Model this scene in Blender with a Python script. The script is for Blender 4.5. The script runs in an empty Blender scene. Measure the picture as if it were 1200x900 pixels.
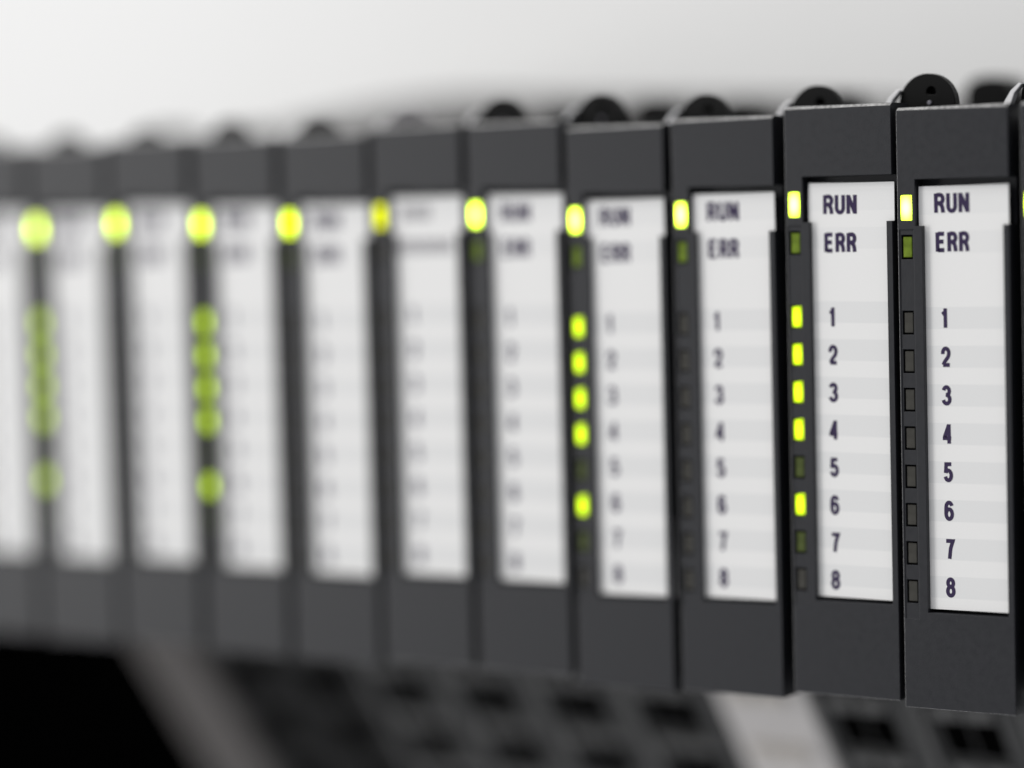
import bpy, bmesh, math, random
from mathutils import Vector, Matrix
random.seed(7)
S = 0.001                       # everything below is written in millimetres
scene = bpy.context.scene
COL = scene.collection

# ------------------------------------------------------------------ camera
cam_d = bpy.data.cameras.new('camera'); cam = bpy.data.objects.new('camera', cam_d); COL.objects.link(cam)
yaw, pit, rol = (math.radians(a) for a in (-33.0734, -3.7064, -1.4595))
fw = Vector((math.sin(yaw)*math.cos(pit), math.cos(yaw)*math.cos(pit), math.sin(pit)))
rt = Vector((math.cos(yaw), -math.sin(yaw), 0)); up = rt.cross(fw)
r2 = rt*math.cos(rol) + up*math.sin(rol); u2 = up*math.cos(rol) - rt*math.sin(rol)
M = Matrix((r2, u2, -fw)).transposed().to_4x4()
M.translation = Vector((117.26, -249.58, -8.068))*S
cam.matrix_world = M
cam_d.sensor_width = 36; cam_d.lens = 99.0
cam_d.clip_start = 0.01; cam_d.clip_end = 20
cam_d.dof.use_dof = True
cam_d.dof.focus_distance = 0.2735
cam_d.dof.aperture_fstop = 5.2
scene.camera = cam

# ------------------------------------------------------------------ world, lamps, exposure
w = bpy.data.worlds.new('World'); scene.world = w; w.use_nodes = True
bg = w.node_tree.nodes['Background']; bg.inputs['Color'].default_value = (0.93, 0.95, 1.0, 1); bg.inputs['Strength'].default_value = 0.40

def area(name, loc, target, size, power, col=(1, 1, 1)):
    d = bpy.data.lights.new(name, 'AREA'); d.shape = 'RECTANGLE'; d.size, d.size_y = size; d.energy = power; d.color = col
    o = bpy.data.objects.new(name, d); COL.objects.link(o); o.location = loc
    o.rotation_euler = (Vector(target) - Vector(loc)).to_track_quat('-Z', 'Y').to_euler(); return o
area('ceiling_lamp', (-0.30, -0.50, 1.05), (-0.05, 0, -0.03), (0.9, 0.35), 10.5, (1.0, 0.985, 0.96))
area('wall_fill', (-0.50, -0.10, 0.42), (-0.30, 0.10, 0.02), (0.30, 0.06), 0.60, (1.0, 0.99, 0.97))  # added fill, brightens the wall towards the left
area('side_fill', (-1.04, -0.88, 0.06), (-0.10, 0, -0.03), (0.42, 0.9), 8.3, (1.0, 0.99, 0.97))  # added fill that gives the left-hand faceplates their sheen

vs = scene.view_settings
scene.display_settings.display_device = 'sRGB'
vs.view_transform = 'Standard'; vs.look = 'None'; vs.exposure = 0; vs.gamma = 1; vs.use_curve_mapping = False

# ------------------------------------------------------------------ materials
def mat(name, col, rough=0.5, spec=0.5, noise=0.0, nscale=3000, bump=0.0, bscale=9000, emit=None, estr=0, coat=0, trans=0):
    m = bpy.data.materials.new(name); m.use_nodes = True
    nt = m.node_tree; b = nt.nodes['Principled BSDF']
    b.inputs['Base Color'].default_value = (*col, 1); b.inputs['Roughness'].default_value = rough
    b.inputs['Specular IOR Level'].default_value = spec
    b.inputs['Coat Weight'].default_value = coat
    tc = nt.nodes.new('ShaderNodeTexCoord')
    if noise:
        n = nt.nodes.new('ShaderNodeTexNoise'); n.inputs['Scale'].default_value = nscale; n.inputs['Detail'].default_value = 5
        nt.links.new(tc.outputs['Object'], n.inputs['Vector'])
        r = nt.nodes.new('ShaderNodeMapRange'); r.inputs['From Min'].default_value = 0.3; r.inputs['From Max'].default_value = 0.7
        r.inputs['To Min'].default_value = 1-noise; r.inputs['To Max'].default_value = 1+noise
        nt.links.new(n.outputs['Fac'], r.inputs['Value'])
        x = nt.nodes.new('ShaderNodeVectorMath'); x.operation = 'SCALE'; x.inputs[0].default_value = col
        nt.links.new(r.outputs['Result'], x.inputs['Scale']); nt.links.new(x.outputs['Vector'], b.inputs['Base Color'])
        r3 = nt.nodes.new('ShaderNodeMapRange'); r3.inputs['From Min'].default_value = 0.3; r3.inputs['From Max'].default_value = 0.7
        r3.inputs['To Min'].default_value = rough-0.06; r3.inputs['To Max'].default_value = rough+0.06
        nt.links.new(n.outputs['Fac'], r3.inputs['Value']); nt.links.new(r3.outputs['Result'], b.inputs['Roughness'])
    if bump:
        n2 = nt.nodes.new('ShaderNodeTexNoise'); n2.inputs['Scale'].default_value = bscale; n2.inputs['Detail'].default_value = 3
        nt.links.new(tc.outputs['Object'], n2.inputs['Vector'])
        bp = nt.nodes.new('ShaderNodeBump'); bp.inputs['Strength'].default_value = bump; bp.inputs['Distance'].default_value = 0.00003
        nt.links.new(n2.outputs['Fac'], bp.inputs['Height']); nt.links.new(bp.outputs['Normal'], b.inputs['Normal'])
    if emit:
        b.inputs['Emission Color'].default_value = (*emit, 1); b.inputs['Emission Strength'].default_value = estr
    return m

PLASTIC = mat('charcoal_plastic', (0.0180, 0.0186, 0.0218), 0.43, 0.30, 0.07, 1400, 0.28, 5200)
EDGE = mat('edge_light_charcoal_plastic', (0.26, 0.257, 0.255), 0.5, 0.4, 0.6, 2600)  # light caught by the chamfer and outer bevels, put in as paler colour
HOUSING = mat('black_housing_plastic', (0.006, 0.006, 0.006), 0.6, 0.1)
LEVER = mat('black_lever_plastic', (0.005, 0.005, 0.005), 0.5, 0.10, 0.1, 900)
LEVER_GREY = mat('grey_lever_plastic', (0.085, 0.08, 0.088), 0.5, 0.4, 0.1, 900)
PINM = mat('grey_pin_plastic', (0.17, 0.165, 0.19), 0.4, 0.5)
FIN = mat('pale_grey_tab_plastic', (0.42, 0.42, 0.43), 0.45, 0.5, 0.15, 1500)
LED_RUN_DIM = mat('faintly_lit_run_lamp', (0.2, 0.24, 0.0), 0.6, 0.0, emit=(0.80, 0.84, 0.0), estr=1.9)
LED_ERR = mat('green_tinted_lamp', (0.125, 0.185, 0.012), 0.35, 0.2, 0.35, 900)  # faint glow leaking from the neighbouring lamp is painted into this green
LED_OLIVE = mat('olive_tinted_lamp', (0.060, 0.078, 0.018), 0.35, 0.2, 0.25, 900)
LED_OFF = mat('smoky_unlit_lamp', (0.046, 0.044, 0.038), 0.35, 0.2, 0.15, 900)
INK = mat('dark_violet_ink', (0.036, 0.024, 0.066), 0.7, 0.2, 0.2, 2500)
INK_PALE = mat('pale_grey_ink', (0.22, 0.21, 0.23), 0.7, 0.2)
TB_SOOT = mat('near_black_terminal_plastic', (0.012, 0.012, 0.012), 0.6, 0.2)
TB_DARK = mat('dark_grey_terminal_plastic', (0.045, 0.045, 0.0445), 0.45, 0.5, 0.12, 400)
TB_BLACK = mat('black_terminal_plastic', (0.0008, 0.0008, 0.0008), 0.8, 0.0)
TB_GREY = mat('mid_grey_terminal_plastic', (0.11, 0.10, 0.095), 0.5, 0.4, 0.12, 400)
TB_LIGHT = mat('light_grey_terminal_plastic', (0.72, 0.69, 0.67), 0.5, 0.4, 0.06, 400)
HOLE = mat('black_wire_entry', (0.002, 0.002, 0.002), 0.8, 0.0)
SLOT = mat('release_slot_plastic', (0.105, 0.104, 0.102), 0.4, 0.5)
SLOT_LIGHT = mat('warm_release_slot_plastic', (0.62, 0.58, 0.53), 0.4, 0.5)
STEEL = mat('zinc_steel', (0.55, 0.55, 0.55), 0.35, 0.5)
WALL = mat('white_cabinet_paint', (0.80, 0.80, 0.795), 0.6, 0.3, 0.02, 12)

def lamp_material(name, col, rim, core):
    """a lit lamp: brightest where the die sits behind its window"""
    m = mat(name, (0.1, 0.14, 0.0), 0.6, 0.0, emit=col, estr=rim); nt = m.node_tree; b = nt.nodes['Principled BSDF']
    tc = nt.nodes.new('ShaderNodeTexCoord'); vm = nt.nodes.new('ShaderNodeVectorMath'); vm.operation = 'MULTIPLY'; vm.inputs[1].default_value = (1/0.00062, 0, 1/0.0013)
    nt.links.new(tc.outputs['Object'], vm.inputs[0]); ln = nt.nodes.new('ShaderNodeVectorMath'); ln.operation = 'LENGTH'; nt.links.new(vm.outputs[0], ln.inputs[0])
    r = nt.nodes.new('ShaderNodeMapRange'); r.interpolation_type = 'SMOOTHSTEP'; r.inputs['From Min'].default_value = 0.1; r.inputs['From Max'].default_value = 1.15
    r.inputs['To Min'].default_value = core; r.inputs['To Max'].default_value = rim
    nt.links.new(ln.outputs['Value'], r.inputs['Value']); nt.links.new(r.outputs['Result'], b.inputs['Emission Strength']); return m
LED_RUN = lamp_material('lit_run_lamp', (0.70, 1.0, 0.055), 3.0, 17.0)
LED_RUN_SOFT = lamp_material('weaker_run_lamp', (0.74, 1.0, 0.0), 2.6, 8.0)
LED_ON = lamp_material('lit_channel_lamp', (0.68, 1.0, 0.02), 0.75, 2.7)
LED_ON_SOFT = lamp_material('weaker_channel_lamp', (0.68, 1.0, 0.0), 0.8, 2.4)

def label_material():
    """white paper with pale grey printed bands behind each line (bands in the card's own millimetres)"""
    m = bpy.data.materials.new('printed_label_paper'); m.use_nodes = True
    nt = m.node_tree; b = nt.nodes['Principled BSDF']; L = nt.links.new
    b.inputs['Roughness'].default_value = 0.62; b.inputs['Specular IOR Level'].default_value = 0.3
    tc = nt.nodes.new('ShaderNodeTexCoord'); sp = nt.nodes.new('ShaderNodeSeparateXYZ'); L(tc.outputs['Object'], sp.inputs[0])
    def mth(op, a, bb=None, c=None):
        n = nt.nodes.new('ShaderNodeMath'); n.operation = op
        for k, v in enumerate((a, bb, c)):
            if v is None: continue
            if isinstance(v, (int, float)): n.inputs[k].default_value = v
            else: L(v, n.inputs[k])
        return n.outputs[0]
    z = mth('MULTIPLY', sp.outputs['Z'], -1000.0)              # mm below the module's top
    def band(first, pitch, lo, hi):
        t = mth('MODULO', mth('ADD', mth('SUBTRACT', z, first - pitch/2), 100*pitch), pitch)
        inb = mth('LESS_THAN', mth('ABSOLUTE', mth('SUBTRACT', t, pitch/2)), 1.06)
        return mth('MULTIPLY', inb, mth('MULTIPLY', mth('GREATER_THAN', z, lo), mth('LESS_THAN', z, hi)))
    b1 = band(20.35, 3.735, 18.4, 48.3)
    b2 = mth('MULTIPLY', band(9.3, 3.75, 7.9, 14.6), 0.55)
    f = mth('MAXIMUM', b1, b2)
    n = nt.nodes.new('ShaderNodeTexNoise'); n.inputs['Scale'].default_value = 6500; n.inputs['Detail'].default_value = 4; L(tc.outputs['Object'], n.inputs['Vector'])
    mx = nt.nodes.new('ShaderNodeMix'); mx.data_type = 'RGBA'; L(f, mx.inputs['Factor'])
    mx.inputs['A'].default_value = (0.80, 0.795, 0.785, 1); mx.inputs['B'].default_value = (0.735, 0.735, 0.73, 1)
    r = nt.nodes.new('ShaderNodeMapRange'); r.inputs['To Min'].default_value = 0.965; r.inputs['To Max'].default_value = 1.03
    L(n.outputs['Fac'], r.inputs['Value'])
    sc = nt.nodes.new('ShaderNodeVectorMath'); sc.operation = 'SCALE'; L(mx.outputs['Result'], sc.inputs[0]); L(r.outputs['Result'], sc.inputs['Scale'])
    L(sc.outputs['Vector'], b.inputs['Base Color'])
    bp = nt.nodes.new('ShaderNodeBump'); bp.inputs['Strength'].default_value = 0.25; bp.inputs['Distance'].default_value = 0.00002
    L(n.outputs['Fac'], bp.inputs['Height']); L(bp.outputs['Normal'], b.inputs['Normal'])
    return m
PAPER = label_material()

# ------------------------------------------------------------------ mesh helpers (mm in, metres out)
def finish(bm, name, m, bevel=0.0, seg=2, smooth=False):
    bmesh.ops.remove_doubles(bm, verts=bm.verts, dist=1e-5)
    bmesh.ops.recalc_face_normals(bm, faces=bm.faces)
    if bevel:
        ed = [e for e in bm.edges if len(e.link_faces) == 2 and e.calc_face_angle(0) > 0.5]
        bmesh.ops.bevel(bm, geom=ed, offset=bevel, segments=seg, profile=0.5, affect='EDGES', clamp_overlap=True)
    bmesh.ops.scale(bm, vec=(S, S, S), verts=bm.verts)
    me = bpy.data.meshes.new(name); bm.to_mesh(me); bm.free(); me.materials.append(m)
    if smooth:
        for p in me.polygons: p.use_smooth = True
    return me
def box(bm, x0, x1, y0, y1, z0, z1):
    v = [bm.verts.new(p) for p in ((x0,y0,z0),(x1,y0,z0),(x1,y1,z0),(x0,y1,z0),(x0,y0,z1),(x1,y0,z1),(x1,y1,z1),(x0,y1,z1))]
    for f in ((0,1,2,3),(4,7,6,5),(0,4,5,1),(1,5,6,2),(2,6,7,3),(3,7,4,0)): bm.faces.new([v[i] for i in f])
def prism_x(bm, prof, x0, x1):
    """profile in (y, z), extruded along x"""
    a = [bm.verts.new((x0, y, z)) for y, z in prof]; c = [bm.verts.new((x1, y, z)) for y, z in prof]
    n = len(prof); bm.faces.new(a); bm.faces.new(c[::-1])
    for i in range(n): bm.faces.new((a[i], c[i], c[(i+1) % n], a[(i+1) % n]))
def prism_y(bm, prof, y0, y1):
    """profile in (x, z), extruded along y"""
    a = [bm.verts.new((x, y0, z)) for x, z in prof]; c = [bm.verts.new((x, y1, z)) for x, z in prof]
    n = len(prof); bm.faces.new(a); bm.faces.new(c[::-1])
    for i in range(n): bm.faces.new((a[i], c[i], c[(i+1) % n], a[(i+1) % n]))
def link(name, me, parent=None, loc=(0, 0, 0), rot=(0, 0, 0)):
    o = bpy.data.objects.new(name, me); COL.objects.link(o); o.parent = parent
    o.location = Vector(loc)*S; o.rotation_euler = rot; return o
def tag(o, label=None, cat=None, group=None, kind=None):
    for k, v in (('label', label), ('category', cat), ('group', group), ('kind', kind)):
        if v: o[k] = v
    return o

# ------------------------------------------------------------------ setting: the cabinet wall behind
bm = bmesh.new(); box(bm, -1400, 900, 86, 92, -700, 900)
tag(link('cabinet_wall', finish(bm, 'cabinet_wall', WALL)), kind='structure')
bm = bmesh.new()                                               # top-hat rail the row is clipped to
prism_x(bm, [(72,-46),(72,-42),(75,-42),(79,-38.5),(79,-20.5),(75,-17),(72,-17),(72,-13),(73,-13),(73,-16),(75.5,-16),(80,-20),(86,-20),(86,-39),(80,-39),(75.5,-43),(73,-43),(73,-46)], -170, 40)
tag(link('mounting_rail', finish(bm, 'mounting_rail', STEEL)), 'zinc plated mounting rail fixed to the white wall behind the module row', 'rail')

# ------------------------------------------------------------------ the I/O module
W, H, T = 11.55, 58.45, 4.0
LED_V = [(8.45, 10.9), (12.3, 14.65)] + [(19.65 + 3.747*k, 21.95 + 3.747*k) for k in range(8)]
LED_U = (0.33, 1.50)

def faceplate_mesh():
    us = [0, 0.18, 0.33, 1.50, 1.66, 1.86, 2.58, 10.92, W]
    vsn = sorted(set([0, 0.30, 6.95, 11.45, 11.8, 49.02, 49.7, H] + [a for p in LED_V for a in p]))
    def depth(u, v):
        for a, b in LED_V:
            if a < v < b and LED_U[0] < u < LED_U[1]: return 1.4
        if 6.95 < v < 11.45 and u > 1.86: return 1.9
        if 11.45 < v < 49.02 and 2.58 < u < 10.92: return 1.9
        if 11.8 < v < 49.7 and 0.18 < u < 1.66: return 0.09
        return 0.0
    bm = bmesh.new()
    nu, nv = len(us)-1, len(vsn)-1
    D = [[depth((us[i]+us[i+1])/2, (vsn[j]+vsn[j+1])/2) for j in range(nv)] for i in range(nu)]
    def quad(*p): bm.faces.new([bm.verts.new(q) for q in p])
    for i in range(nu):
        for j in range(nv):
            d = D[i][j]; a, b, c, e = us[i], us[i+1], -vsn[j], -vsn[j+1]
            quad((a, d, c), (a, d, e), (b, d, e), (b, d, c))
            quad((a, T, c), (b, T, c), (b, T, e), (a, T, e))
            r = D[i+1][j] if i+1 < nu else T
            if r != d: quad((b, d, c), (b, d, e), (b, r, e), (b, r, c))
            if i == 0: quad((a, d, c), (a, d, e), (a, T, e), (a, T, c))
            q = D[i][j+1] if j+1 < nv else T
            if q != d: quad((a, d, e), (b, d, e), (b, q, e), (a, q, e))
            if j == 0: quad((a, d, c), (b, d, c), (b, T, c), (a, T, c))
    bmesh.ops.remove_doubles(bm, verts=bm.verts, dist=1e-5)
    for v in bm.verts:                                         # the sloping top edge
        if abs(v.co.z) < 1e-6 and abs(v.co.y) < 1e-6: v.co.y = 0.42
    bmesh.ops.recalc_face_normals(bm, faces=bm.faces)
    # fine rounding of the outer front edges and of the window's rim
    ed = [e for e in bm.edges if len(e.link_faces) == 2 and e.calc_face_angle(0) > 0.5 and all(v.co.y < 0.6 for v in e.verts)]
    rim = lambda e: all(v.co.x < 0.01 for v in e.verts) or all(v.co.z < -H+0.01 for v in e.verts) or all(v.co.z > -0.31 for v in e.verts)
    outer = [e for e in ed if rim(e)]; keep = set(outer)
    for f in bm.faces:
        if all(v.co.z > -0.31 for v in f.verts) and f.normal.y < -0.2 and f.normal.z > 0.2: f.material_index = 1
    bmesh.ops.bevel(bm, geom=ed, offset=0.06, segments=2, profile=0.5, affect='EDGES', clamp_overlap=True)
    for f in bm.faces:                                         # outer edges painted paler, as if catching light
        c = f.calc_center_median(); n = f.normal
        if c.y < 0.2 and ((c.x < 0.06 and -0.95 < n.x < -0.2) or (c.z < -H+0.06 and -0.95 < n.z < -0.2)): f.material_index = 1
    bmesh.ops.scale(bm, vec=(S, S, S), verts=bm.verts)
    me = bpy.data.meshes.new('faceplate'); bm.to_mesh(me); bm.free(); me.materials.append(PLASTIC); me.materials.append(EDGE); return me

def housing_mesh():
    bm = bmesh.new()
    prism_x(bm, [(T+0.01,-1.2),(30,-1.2),(34,-0.4),(70,-0.4),(70,-12),(71.9,-12),(71.9,-47),(66,-50),(66,-57),(T+0.01,-57)], 0.15, W-0.15)
    return finish(bm, 'housing', HOUSING, 0.15)
def lever_mesh(m):
    """rounded release lever: half disc with an eye, standing behind the face's top edge"""
    bm = bmesh.new(); n = 20; R, h = 3.0, 3.3
    prof = [(-R, -0.3)] + [(-R*math.cos(math.pi*k/n)*(1 if k < n/2 else 1.0), 0.35 + (h-0.35)*math.sin(math.pi*k/n)) for k in range(n+1)] + [(R, -0.3)]
    cx, cz, er = 0.45, 1.5, 0.5; q = len(prof)
    eye = [(cx + er*math.cos(t), cz + er*math.sin(t)) for t in [math.atan2(p[1]-cz, p[0]-cx) for p in prof]]
    ys = (0.0, 1.1); o = [[bm.verts.new((x, y, z)) for x, z in prof] for y in ys]
    ii = [[bm.verts.new((x, y, z)) for x, z in eye] for y in ys]
    for k in range(q):
        l = (k+1) % q
        bm.faces.new((o[0][k], o[0][l], ii[0][l], ii[0][k])); bm.faces.new((o[1][k], ii[1][k], ii[1][l], o[1][l]))
        bm.faces.new((o[0][k], o[1][k], o[1][l], o[0][l])); bm.faces.new((ii[0][k], ii[0][l], ii[1][l], ii[1][k]))
    bm.faces.new(ii[1])                                        # the eye is blind
    return finish(bm, 'release_lever', m, 0.08)
def pin_mesh():
    bm = bmesh.new(); bmesh.ops.create_cone(bm, cap_ends=True, segments=16, radius1=0.24, radius2=0.24, depth=0.8, matrix=Matrix.Rotation(math.pi/2, 4, 'X'))
    return finish(bm, 'hinge_pin', PINM, 0.08)
def tab_mesh(m):
    bm = bmesh.new(); prism_y(bm, [(-3.85,-0.3),(-3.0,-0.3),(-2.85,0.8),(-2.25,1.75),(-2.6,1.85),(-3.3,1.1)], 0.0, 1.0)
    for v in bm.verts: v.co.y += (v.co.z + 0.3)*0.55           # leans back
    return finish(bm, 'guide_tab', m, 0.08)
def lug_mesh():
    """latch lug on the rear of the housing"""
    bm = bmesh.new(); prism_y(bm, [(-3.2,-1.5),(-3.2,2.6),(-2.4,3.8),(-0.8,4.2),(1.0,4.1),(2.2,3.4),(2.7,1.8),(2.7,-1.5)], 0, 5)
    return finish(bm, 'rear_latch', LEVER, 0.3)
def lamp_mesh(m, h):
    bm = bmesh.new(); box(bm, -0.475, 0.475, 0, 1.2, -h/2, h/2); return finish(bm, 'lamp', m, 0.09)

# ---- printed lettering: narrow bold strokes
def arc(cx, cy, rx, ry, a0, a1, n=10):
    return [(cx + rx*math.cos(math.radians(a0 + (a1-a0)*k/n)), cy + ry*math.sin(math.radians(a0 + (a1-a0)*k/n))) for k in range(n+1)]
GLYPH = {   # centre lines in a unit box, True = closed loop
 'R': [([(0,-.09),(0,1.09)],0), ([(.08,1),(.55,1)]+arc(.58,.75,.42,.25,85,-85)+[(.55,.5),(.08,.5)],0), ([(.52,.47),(.8,.36),(.93,.2),(1.0,-.09)],0)],
 'U': [([(0,1.09),(0,.3)]+arc(.5,.3,.5,.3,190,350)+[(1,.3),(1,1.09)],0)],
 'N': [([(0,-.09),(0,1.09)],0), ([(1,-.09),(1,1.09)],0), ([(.02,1.04),(.98,-.04)],0)],
 'E': [([(0,-.09),(0,1.09)],0), ([(.08,1),(1.06,1)],0), ([(.08,.52),(.95,.52)],0), ([(.08,0),(1.06,0)],0)],
 '1': [([(.62,-.09),(.62,1.09)],0), ([(.56,.86),(.05,.72)],0)],
 '2': [([(0,.66)]+arc(.5,.72,.5,.28,175,-20)+[(.85,.48),(.3,.2),(.04,0)],0), ([(0.0,0),(1.12,0)],0)],
 '3': [(arc(.47,.76,.46,.24,170,-75)+[(.35,.53)],0), ([(.35,.53)]+arc(.47,.26,.53,.26,80,-170),0)],
 '4': [([(.72,1.04),(.0,.3),(0,.24),(1.1,.24)],0), ([(.74,-.09),(.74,1.09)],0)],
 '5': [([(1.02,1),(.16,1),(.06,.46)],0), (arc(.48,.32,.5,.3,148,-165,14),0)],
 '6': [(arc(.5,.3,.5,.3,0,360,18)[:-1],1), (arc(.5,.72,.48,.28,18,176)+[(0,.6),(0,.34)],0)],
 '7': [([(-.1,1),(1.0,1),(.62,.55),(.42,-.09)],0)],
 '8': [(arc(.5,.27,.5,.27,0,360,18)[:-1],1), (arc(.5,.77,.44,.23,0,360,18)[:-1],1)],
}
def stroke(bm, pts, closed, w, y):
    n = len(pts); L, Rr = [], []
    for i in range(n):
        p = Vector(pts[i]); a = Vector(pts[(i-1) % n]) if (closed or i > 0) else None; c = Vector(pts[(i+1) % n]) if (closed or i < n-1) else None
        d1 = (p-a).normalized() if a is not None and (p-a).length > 1e-9 else None
        d2 = (c-p).normalized() if c is not None and (c-p).length > 1e-9 else None
        d1 = d1 or d2; d2 = d2 or d1
        t = (d1+d2).normalized(); nn = Vector((-t.y, t.x)); k = w/2/max(0.45, nn.dot(Vector((-d1.y, d1.x))))
        L.append(bm.verts.new((p.x+nn.x*k, y, p.y+nn.y*k))); Rr.append(bm.verts.new((p.x-nn.x*k, y, p.y-nn.y*k)))
    for i in range(n if closed else n-1):
        j = (i+1) % n; bm.faces.new((L[i], Rr[i], Rr[j], L[j]))
def text_mesh(items, name, m):
    """items: (string, left u, centre v, cap height, glyph width, gap, stroke)"""
    bm = bmesh.new(); lay = 0
    for s, u0, v, h, gw, gap, st in items:
        x = u0
        for ch in s:
            for pts, cl in GLYPH[ch]:
                stroke(bm, [(x + st/2 + px*(gw-st), -v - h/2 + st/2 + py*(h-st)) for px, py in pts], cl, st, -0.012 - 0.003*(lay % 3)); lay += 1
            x += gw + gap
    for f in bm.faces:
        if f.normal.y > 0: f.normal_flip()
    bm.normal_update()
    for f in bm.faces:
        if f.normal.y > 0: f.normal_flip()
    bmesh.ops.scale(bm, vec=(S, S, S), verts=bm.verts)
    me = bpy.data.meshes.new(name); bm.to_mesh(me); bm.free(); me.materials.append(m); return me
def digits(): return [(str(k+1), 4.12, 20.35 + 3.735*k, 1.98, 1.02 if k else 0.94, 0, 0.385) for k in range(8)]
TXT_RUN = text_mesh([('RUN', 3.72, 9.28, 1.98, 1.14, 0.13, 0.41)], 'printed_run', INK)
TXT_ERR = text_mesh([('ERR', 3.80, 13.02, 1.98, 1.08, 0.14, 0.41)], 'printed_err', INK)
TXT_DIG = [text_mesh([d], 'printed_digit', INK) for d in digits()]
def smear_mesh():
    """the one card whose lines are printed paler and longer: rows of fine marks"""
    bm = bmesh.new()
    for u0, u1, v in ((3.6, 7.2, 9.3), (2.8, 10.3, 12.9)):
        u = u0
        while u < u1:
            stroke(bm, [(u, -v-0.8), (u, -v+0.8)], 0, 0.34, -0.012); u += 0.58
    for f in bm.faces:
        f.normal_update()
        if f.normal.y > 0: f.normal_flip()
    bmesh.ops.scale(bm, vec=(S, S, S), verts=bm.verts)
    me = bpy.data.meshes.new('printed_marks'); bm.to_mesh(me); bm.free(); me.materials.append(INK_PALE); return me
def card_mesh():
    """thin paper card, very slightly bowed, corners a little worn"""
    bm = bmesh.new(); u0, u1, v0, v1 = 2.10, 11.42, 7.62, 48.68; ny = 24
    rows = []
    for k in range(ny+1):
        t = k/ny; v = v0 + (v1-v0)*t; bow = 0.0
        rows.append([(u0 + (0.05 if k == 0 else 0), 0.0+bow, -v), ((u0+u1)/2, bow*1.0, -v - (0.02 if k == 0 else 0)), (u1, bow, -v)])
    vf = [[bm.verts.new(p) for p in r] for r in rows]; vb = [[bm.verts.new((p[0], p[1]+0.14, p[2])) for p in r] for r in rows]
    for k in range(ny):
        for c in range(2):
            bm.faces.new((vf[k][c], vf[k+1][c], vf[k+1][c+1], vf[k][c+1])); bm.faces.new((vb[k][c], vb[k][c+1], vb[k+1][c+1], vb[k+1][c]))
        bm.faces.new((vf[k][0], vb[k][0], vb[k+1][0], vf[k+1][0])); bm.faces.new((vf[k][2], vf[k+1][2], vb[k+1][2], vb[k][2]))
    for c in range(2):
        bm.faces.new((vf[0][c], vf[0][c+1], vb[0][c+1], vb[0][c])); bm.faces.new((vf[ny][c], vb[ny][c], vb[ny][c+1], vf[ny][c+1]))
    return finish(bm, 'label_card', PAPER)

FACE, HOUSE, CARD, LUG, PIN = faceplate_mesh(), housing_mesh(), card_mesh(), lug_mesh(), pin_mesh()
LEV, LEVG = lever_mesh(LEVER), lever_mesh(LEVER_GREY)
TAB = tab_mesh(FIN)
SMEAR = smear_mesh()
hS, hC = LED_V[0][1]-LED_V[0][0]-0.2, LED_V[2][1]-LED_V[2][0]-0.3
hR = LED_V[0][1]-LED_V[0][0]-0.03
LAMP = {'run': lamp_mesh(LED_RUN, hR), 'rundim': lamp_mesh(LED_RUN_DIM, hR), 'runsoft': lamp_mesh(LED_RUN_SOFT, hR), 'onsoft': lamp_mesh(LED_ON_SOFT, hC), 'on': lamp_mesh(LED_ON, hC), 'err': lamp_mesh(LED_ERR, hC), 'olive': lamp_mesh(LED_OLIVE, hC), 'off': lamp_mesh(LED_OFF, hC)}
PARTLABEL = {'run': 'lit yellow-green RUN lamp', 'rundim': 'fainter yellow RUN lamp', 'runsoft': 'lit yellow-green RUN lamp', 'onsoft': 'lit yellow-green channel lamp', 'on': 'lit yellow-green channel lamp', 'err': 'dull green ERR lamp', 'olive': 'unlit olive channel lamp', 'off': 'unlit smoky channel lamp'}

TXTDROP = [.2, .1, .3, 0, .2, .1, .25, .1, .15, .48, 0, 0]                        # print register of each card
LEVTOP = [1.3, 1.5, 1.7, 2.1, 2.2, 2.6, 3.3, 3.2, 2.6, 2.85, 3.45, 3.6]     # how far each lever stands up
def module(i, dx, dz, dy, tilt, lamps, label, lever='black', marks=False):
    lz = LEVTOP[i] - 3.3 - dz
    t = bpy.data.objects.new('io_module', None); COL.objects.link(t); t.empty_display_size = 0.005
    t.location = Vector(((i-10)*12.5 + dx, dy, dz))*S
    tag(t, label, 'module', 'charcoal I/O modules side by side in a row')
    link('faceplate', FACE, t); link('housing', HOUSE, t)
    for k, kind in enumerate(lamps):
        a, b = LED_V[k]
        o = link('indicator_lamp', LAMP[kind], t, ((LED_U[0]+LED_U[1])/2, -0.03 if k == 0 else (0.22 if not kind.startswith('on') else 0.08), -(a+b)/2))
        if k == 0: o.scale.x = 1.2
        o['label'] = PARTLABEL[kind]
    c = link('label_card', CARD, t, (0, 0.56, 0), (0, math.radians(tilt), 0))
    off = 6.5*math.radians(tilt); c.location.x += 28*math.radians(tilt)*S; c.location.z += off*S
    c['label'] = 'white paper label card with printed lines'
    if marks: link('printed_text', SMEAR, c)
    else: link('printed_text', TXT_RUN, c); link('printed_text', TXT_ERR, c)
    for d in TXT_DIG:
        link('printed_text', d, c)
    for p in c.children: p.location.z -= TXTDROP[i]*S
    lv = link('release_lever', LEVG if lever == 'grey' else LEV, t, (0.55, 6.0, lz)); link('hinge_pin', PIN, lv, (0.3, 0.2, 0.42))
    link('guide_tab', TAB, t, (0.1, 4.5, lz))
    link('rear_latch', LUG, t, (0.5 + {9: 4.6, 8: -1.6, 7: -1.0}.get(i, 0), 39, (-0.4 if i > 7 else -0.5 if i > 4 else -1.6)))
    return t

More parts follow.
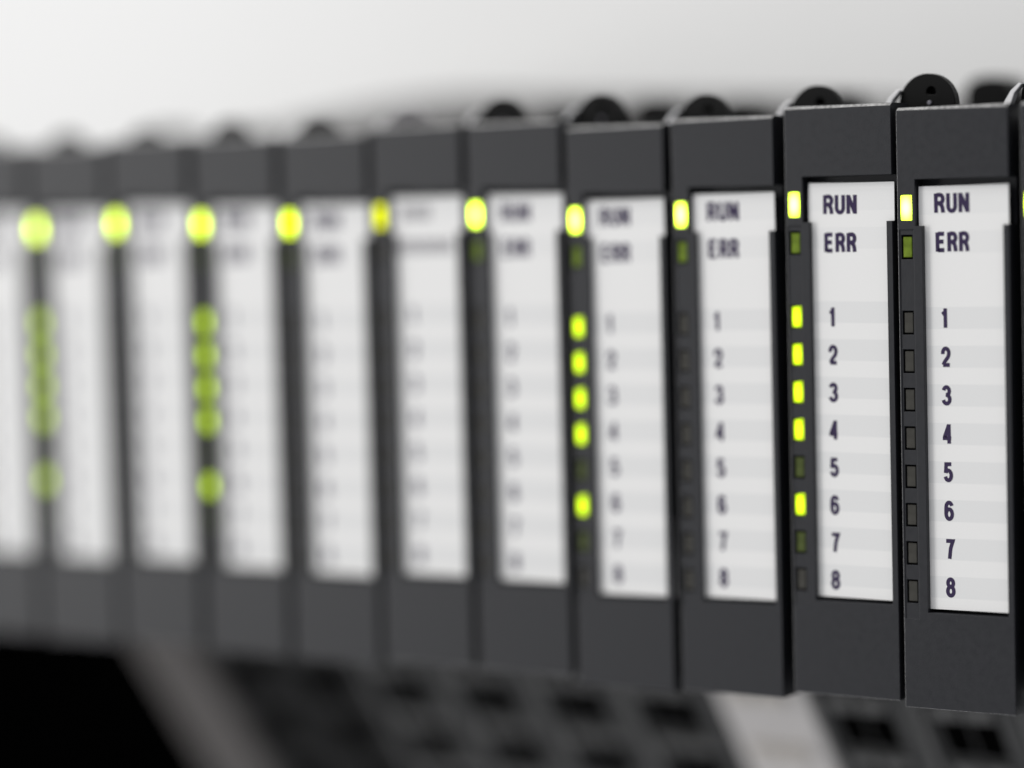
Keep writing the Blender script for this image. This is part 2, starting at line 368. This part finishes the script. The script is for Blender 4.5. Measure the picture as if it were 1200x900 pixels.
ON5 = ['on', 'on', 'on', 'on', 'olive', 'on', 'olive', 'off']
OFF8 = ['off']*8
R0 = ['run', 'err']; RF = ['runsoft', 'olive']; RG = ['runsoft', 'olive']; ON5S = ['onsoft' if k == 'on' else k for k in ON5]
module(0, -.4, -.1, 0, .2, RF+OFF8, 'charcoal module cut off by the left edge of the photo, most blurred')
module(1, -.4, -.25, 0, -.2, RF+ON5S, 'blurred charcoal module with column of lit lamps nearest the left edge')
module(2, -.5, .19, 0, .3, RF+OFF8, 'blurred charcoal module with only its top lamp lit, third from the left edge')
module(3, -.33, -.12, 0, -.1, RG+ON5, 'blurred charcoal module with a long merged column of lit lamps, fourth from left')
module(4, -.23, -.22, 0, .2, RG+OFF8, 'charcoal module with bright top lamp, fifth from left, right of the merged lamp column')
module(5, -.27, .35, 0, -.2, ['rundim', 'off']+OFF8, 'charcoal module with fainter yellow top lamp and long grey second text line', 'grey', True)
module(6, -.27, .30, 0, .15, R0+OFF8, 'charcoal module with bright oval top lamp, left of the module with five lit channels')
module(7, -.40, -.51, 0.1, -.6, R0+ON5, 'slightly blurred low-set charcoal module with five lit rounded channel lamps')
module(8, -.23, -.17, 0, -.3, R0+OFF8, 'charcoal module with readable digits, only top lamp lit, left of the crisply lit one')
module(9, .15, .58, 0, .4, R0+ON5, 'nearly sharp charcoal module with crisp lit lamps at 1 to 4 and 6')
module(10, -.2, 0.03, -.05, -.35, R0+OFF8, 'sharpest charcoal module, violet RUN and ERR text, all channel lamps dark')
module(11, .12, 0.1, 0, 0, R0+OFF8, 'charcoal module cut off by the right edge, only a sliver showing')

# ------------------------------------------------------------------ terminal blocks below, their fronts sloping back
TY, TZ = 26.0, -58.8
SL = math.radians(38)                                          # slope of the front from the vertical
dv = Vector((0, math.sin(SL), -math.cos(SL))); nv = Vector((0, -math.cos(SL), -math.sin(SL)))
def tb_mesh(m, bev=0.35):
    bm = bmesh.new(); e = Vector((0, TY, TZ-3.0)) + dv*62
    prism_x(bm, [(TY, TZ), (TY, TZ-3.0), (e.y, e.z), (e.y+8, e.z), (76, TZ-8), (66, TZ)], 0.12, 12.3)
    return finish(bm, 'block_body', m, bev, 3)
def slope_box(u0, u1, s0, s1, h0, h1, m, name, bev=0.12):
    """box lying on the sloping front: u along the row, s down the slope, h out of it"""
    bm = bmesh.new(); o = Vector((0, TY, TZ-3.0)); v = []
    for h in (h0, h1):
        for uu, ss in ((u0, s0), (u1, s0), (u1, s1), (u0, s1)):
            v.append(bm.verts.new(Vector((uu, 0, 0)) + o + dv*ss + nv*h))
    for f in ((0,1,2,3),(4,7,6,5),(0,4,5,1),(1,5,6,2),(2,6,7,3),(3,7,4,0)): bm.faces.new([v[k] for k in f])
    return finish(bm, name, m, bev)
BODY = {k: tb_mesh(m, 2.6 if k == 'grey' else 0.5) for k, m in (('soot', TB_SOOT), ('dark', TB_DARK), ('black', TB_BLACK), ('grey', TB_GREY), ('light', TB_LIGHT))}
ENTRY = [slope_box(2.4+3.75*c, 5.85+3.75*c, 4.5+9.6*r, 10.2+9.6*r, -0.02, 0.06, HOLE, 'wire_entry', 0.02) for r in range(3) for c in range(2)]
RIM = {k: [slope_box(2.4+3.8*c, 5.7+3.8*c, 1.6+9.6*r, 3.8+9.6*r, -0.2, 0.7, m, 'release_slot') for r in range(3) for c in range(2)] for k, m in (('dark', SLOT), ('light', SLOT_LIGHT))}
RIB = slope_box(0.25, 1.3, 0.3, 50, -0.2, 0.8, SLOT, 'side_rib', 0.25)
def terminal_block(k, kind, label):
    t = bpy.data.objects.new('terminal_block', None); COL.objects.link(t); t.empty_display_size = 0.005
    t.location = Vector((-37.5 + 12.5*k, 0, 0))*S
    tag(t, label, 'terminal block', 'terminal blocks under the module row')
    link('block_body', BODY[kind], t)
    if kind == 'soot':
        for m in ENTRY: link('wire_entry', m, t)
    if kind == 'dark': link('side_rib', RIB, t)
    if kind in ('dark', 'light'):
        for m in (ENTRY if kind == 'dark' else []): link('wire_entry', m, t)
        for m in RIM[kind]: link('release_slot', m, t)
    return t
kinds = {-11:'black', -10:'black', -9:'black', -8:'black', -7:'grey', -6:'soot', -5:'soot', -4:'dark', -3:'dark', -2:'dark', -1:'dark', 0:'light', 1:'dark', 2:'dark', 3:'dark'}
TBL = {-11:'black terminal block cut off at the lower left edge, outermost', -10:'black terminal block second from the lower left edge', -9:'black terminal block in the bottom left corner, second left of the mid grey block', -8:'black terminal block directly left of the blurred mid grey block',
 -7:'blurred mid grey terminal block slanting through the black at lower left', -6:'black terminal block directly right of the mid grey block at lower left',
 -5:'near-black terminal block second right of the mid grey block', -4:'dark grey terminal block, fourth left of the light grey block',
 -3:'dark grey terminal block, third left of the light grey block', -2:'dark grey terminal block, second left of the light grey block',
 -1:'dark grey terminal block directly left of the light grey block', 0:'light grey terminal block below the nearly sharp modules',
 1:'dark grey terminal block directly right of the light grey block', 2:'dark grey terminal block below the sharpest module, second right of the light block',
 3:'dark grey terminal block at the lower right corner of the photo'}
for k in sorted(TBL): terminal_block(k, kinds[k], TBL[k])

# ------------------------------------------------------------------ blurred cabling made up to give the dark band behind the tops
def tube_mesh(path, r, m, n=14):
    bm = bmesh.new(); P = [Vector(p) for p in path]; Q = []
    for i in range(len(P)-1):                                  # smooth the path
        a, b, c, d = P[max(i-1, 0)], P[i], P[i+1], P[min(i+2, len(P)-1)]
        for k in range(6):
            t = k/6; Q.append(0.5*((2*b) + (c-a)*t + (2*a-5*b+4*c-d)*t*t + (3*b-a-3*c+d)*t**3))
    Q.append(P[-1]); rings = []
    for i, p in enumerate(Q):
        t = (Q[min(i+1, len(Q)-1)] - Q[max(i-1, 0)]).normalized(); s1 = t.cross(Vector((0, 0, 1))).normalized(); s2 = s1.cross(t)
        rings.append([bm.verts.new(p + s1*r*math.cos(2*math.pi*k/n) + s2*r*math.sin(2*math.pi*k/n)) for k in range(n)])
    for a, b in zip(rings, rings[1:]):
        for k in range(n): bm.faces.new((a[k], a[(k+1) % n], b[(k+1) % n], b[k]))
    bm.faces.new(rings[0]); bm.faces.new(rings[-1][::-1])
    return finish(bm, 'standin_cable', m, smooth=True)
STANDIN_CABLE = mat('dark_grey_standin_sheath', (0.10, 0.098, 0.098), 0.5, 0.3, 0.1, 300)
cb = link('standin_cable', tube_mesh([(-260,77,-30),(-200,77,-14),(-160,77,-7),(-132,77,-0.5),(-106,77,2.6),(-85,77,1.8),(-59,77,0.9),(-42,77,0.2),(-30,77,-0.9),(-19,77,-1.8),(30,77,-3)], 4, STANDIN_CABLE))
tag(cb, 'dark grey cabling, blurred, made up for the dark band behind the module tops', 'standin_cable')

scene.render.engine = 'CYCLES'
scene.cycles.use_denoising = True
scene.cycles.max_bounces = 8
